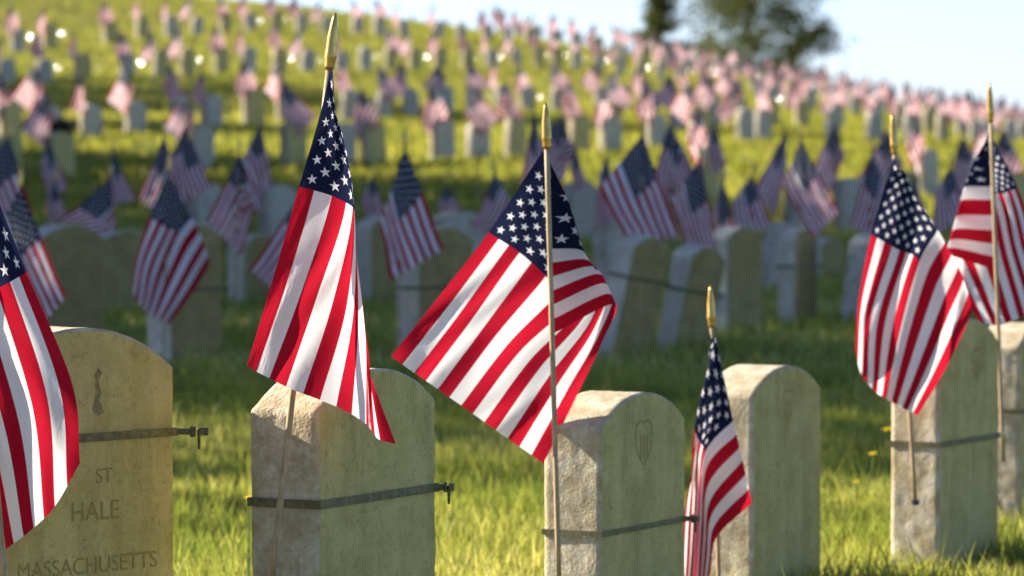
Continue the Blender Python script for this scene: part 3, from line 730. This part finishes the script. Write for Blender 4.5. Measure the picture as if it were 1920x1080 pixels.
dandelion(1664, 808, 10.6, 'brightest yellow dandelion left of the strapped right headstone')
dandelion(1637, 852, 10.2, 'yellow dandelion low in the grass just below the brightest one', .012)
dandelion(466, 934, 7.9, 'yellow dandelion at the left side of the rough sided headstone', .010)
dandelion(1650, 658, 14.5, 'dim yellow dandelion in shade left of the drooping right flag', .013)
dandelion(1180, 682, 14.5, 'dim yellow dandelion in shade above the flat topped headstone', .011)
dandelion(1306, 652, 15, 'dim yellow dandelion beside the gold tip of the limp flag', .010)
dandelion(1608, 905, 9.6, 'small yellow dandelion low between the tall narrow stone and the right stone', .010)
dandelion(1420, 668, 14.2, 'pale yellow dandelion just above the tall narrow headstone', .012)
dandelion(345, 700, 13.6, 'small yellow dandelion right of the broad bottom left headstone', .010)
dandelion(1535, 655, 14.8, 'tiny dim dandelion in shade behind the tall narrow headstone', .009)
# ------------------------------------------------------------------ trees
def tree(loc, H, R, label, seed, kind='broad', nl=9000, leaf=.12, group='trees around the cemetery', crown0=.25, clumps=60, trunkr=.25):
    rr = random.Random(seed); e = empty('conifer_tree' if kind == 'conifer' else 'broad_tree', loc, 0, label, 'tree', group)
    bm = bmesh.new(); tp = [Vector((rr.uniform(-.1,.1)*i/6*R*.4, rr.uniform(-.1,.1)*i/6*R*.4, H*.95*i/6)) for i in range(7)]
    tp[0] = Vector((0, 0, -.3))
    tube(bm, tp, [trunkr*(1-.85*i/6) for i in range(7)], 10)
    cl = []
    for k in range(clumps):
        f = (k + rr.random()) / clumps; z = H * (crown0 + (1 - crown0) * f)
        if kind == 'conifer': rad = R * (1 - f) ** .8 * rr.uniform(.55, 1.05) + .1
        else: rad = R * math.sqrt(max(.05, 1 - (2*f - .85)**2 if f > .4 else .8 - .9*(.4-f))) * rr.uniform(.3, 1.0)
        a = rr.random() * 2 * math.pi; c = Vector((rad * math.cos(a), rad * math.sin(a), z - (rad * .25 if kind == 'conifer' else 0)))
        st = Vector((0, 0, max(H*.12, z - rad * (.1 if kind == 'conifer' else .55))))
        tube(bm, [st, st.lerp(c, .5) + Vector((0, 0, rad*.05)), c], [trunkr*.22, trunkr*.13, trunkr*.05], 5)
        cl.append((st, c, rad))
    from_bm('trunk', bm, M['bark'], e)
    per = nl // clumps; V = []; Fc = []; tint = []
    for (st, c, rad) in cl:
        cr = R * rr.uniform(.16, .30); tb = rr.random()
        for i in range(per):
            if kind == 'conifer':
                q = rr.random() ** .6; p = st.lerp(c, q) + Vector((rr.gauss(0, .22), rr.gauss(0, .22), rr.gauss(0, .10) - .1)) * (R * .35)
            else:
                p = c + Vector((rr.gauss(0, 1), rr.gauss(0, 1), rr.gauss(0, .7))) * cr * .62
            d = Vector((rr.gauss(0, 1), rr.gauss(0, 1), rr.gauss(0, .8))).normalized(); s = d.orthogonal().normalized(); s.rotate(Matrix.Rotation(rr.random()*6, 3, d)); L = leaf * rr.uniform(.6, 1.3)
            b = len(V); V += [p - s*L*.3, p + d*L*.5 - s*L*.1, p + d*L, p + s*L*.3]; Fc.append((b, b+1, b+2, b+3)); t = min(1, max(0, tb*.6 + rr.random()*.5)); tint += [t]*4
    me = bpy.data.meshes.new('crown'); me.from_pydata([tuple(v) for v in V], [], Fc)
    at = me.attributes.new('tint', 'FLOAT', 'POINT'); at.data.foreach_set('value', tint)
    mobj('crown', me, M['leaf'], e)
    return e
def tree_at(u, Z, *a, **k):
    X = (u - 960) / F * Z; return tree(Vector((X, Z, float(gh(u, Z)))), *a, **k)
GT = 'trees beyond the hill crest'
tree_at(1236, 175, hz(-45, 175) - float(gh(1236, 175)), 2.6, 'sparse conifer showing sky through its branches on the crest', 5, 'conifer', 11000, .17, GT, .2, 80, .12)
tree_at(1405, 185, 11, 4.2, 'big bushy olive tree on the crest right of the sparse conifer', 8, 'broad', 22000, .22, GT, .14, 90, .22)
tree_at(1492, 190, 7.5, 2.4, 'ragged outer tree leaning out at the right of the bushy crest tree', 21, 'conifer', 4200, .18, GT, .2, 30, .16)
GS = 'shade trees left of the graves'
EL = math.radians(27); TH = math.radians(21)
SUNV = Vector((-math.cos(TH) * math.cos(EL), math.sin(TH) * math.cos(EL), math.sin(EL)))
for i, (x, y, H, R) in enumerate(((-11, 18.6, 11.5, 4.0), (-12, 26.5, 12, 4.0), (-13, 32, 13, 4.0), (-14, 38.5, 12, 3.8), (-24, 74, 14, 5.0), (-20, 60, 9, 2.6), (-16, 28, 15, 4.5), (-17, 35, 16, 4.5), (-17, 43.5, 9, 3.8), (-18, 49.5, 8.5, 3.6), (-24, 68, 10, 3.4))):
    tree(Vector((x, y, ghxy(x, y))), H, R, ['dense', 'round', 'spreading', 'bushy', 'old', 'young', 'tall', 'tallest', 'low', 'leafy', 'uphill'][i] + ' shade tree on the lawn far left, outside the picture edge', 40 + i, 'broad', 15000, .34, GS, .06, 110, .3)
# ------------------------------------------------------------------ light, world, camera
w = bpy.data.worlds.new('World'); SC.world = w; w.use_nodes = True
nt = w.node_tree; bg = nt.nodes['Background']; sky = nt.nodes.new('ShaderNodeTexSky'); sky.sky_type = 'NISHITA'; sky.sun_disc = False
sky.sun_elevation = EL; sky.sun_rotation = math.atan2(SUNV.x, SUNV.y); sky.air_density = .6; sky.dust_density = 0.5; sky.ozone_density = 6.0
tm = nt.nodes.new('ShaderNodeVectorMath'); tm.operation = 'MULTIPLY'; nt.links.new(sky.outputs[0], tm.inputs[0]); tm.inputs[1].default_value = (1.09, .92, .88)
nt.links.new(tm.outputs[0], bg.inputs[0]); bg.inputs[1].default_value = .108
L = bpy.data.lights.new('sun', 'SUN'); L.energy = 5.0; L.angle = math.radians(.5); L.color = (1, .93, .80)
lo = link(bpy.data.objects.new('sun', L)); lo.rotation_euler = SUNV.to_track_quat('Z', 'Y').to_euler(); lo.location = (-20, 5, 20)
cam = bpy.data.cameras.new('camera'); co = link(bpy.data.objects.new('camera', cam)); SC.camera = co
cam.sensor_width = 36; cam.lens = 36 * F / 1920; cam.clip_end = 8000; cam.clip_start = .05
co.location = (0, 0, HC); co.rotation_euler = (math.pi/2 - PITCH, 0, 0)
cam.dof.use_dof = True; cam.dof.focus_distance = 5.75; cam.dof.aperture_fstop = 10.2; cam.dof.aperture_blades = 0
SC.view_settings.view_transform = 'Standard'; SC.view_settings.look = 'None'; SC.view_settings.exposure = 1.5; SC.view_settings.gamma = 1
SC.render.engine = 'CYCLES'; SC.cycles.transparent_max_bounces = 8; SC.cycles.max_bounces = 8; SC.cycles.diffuse_bounces = 5
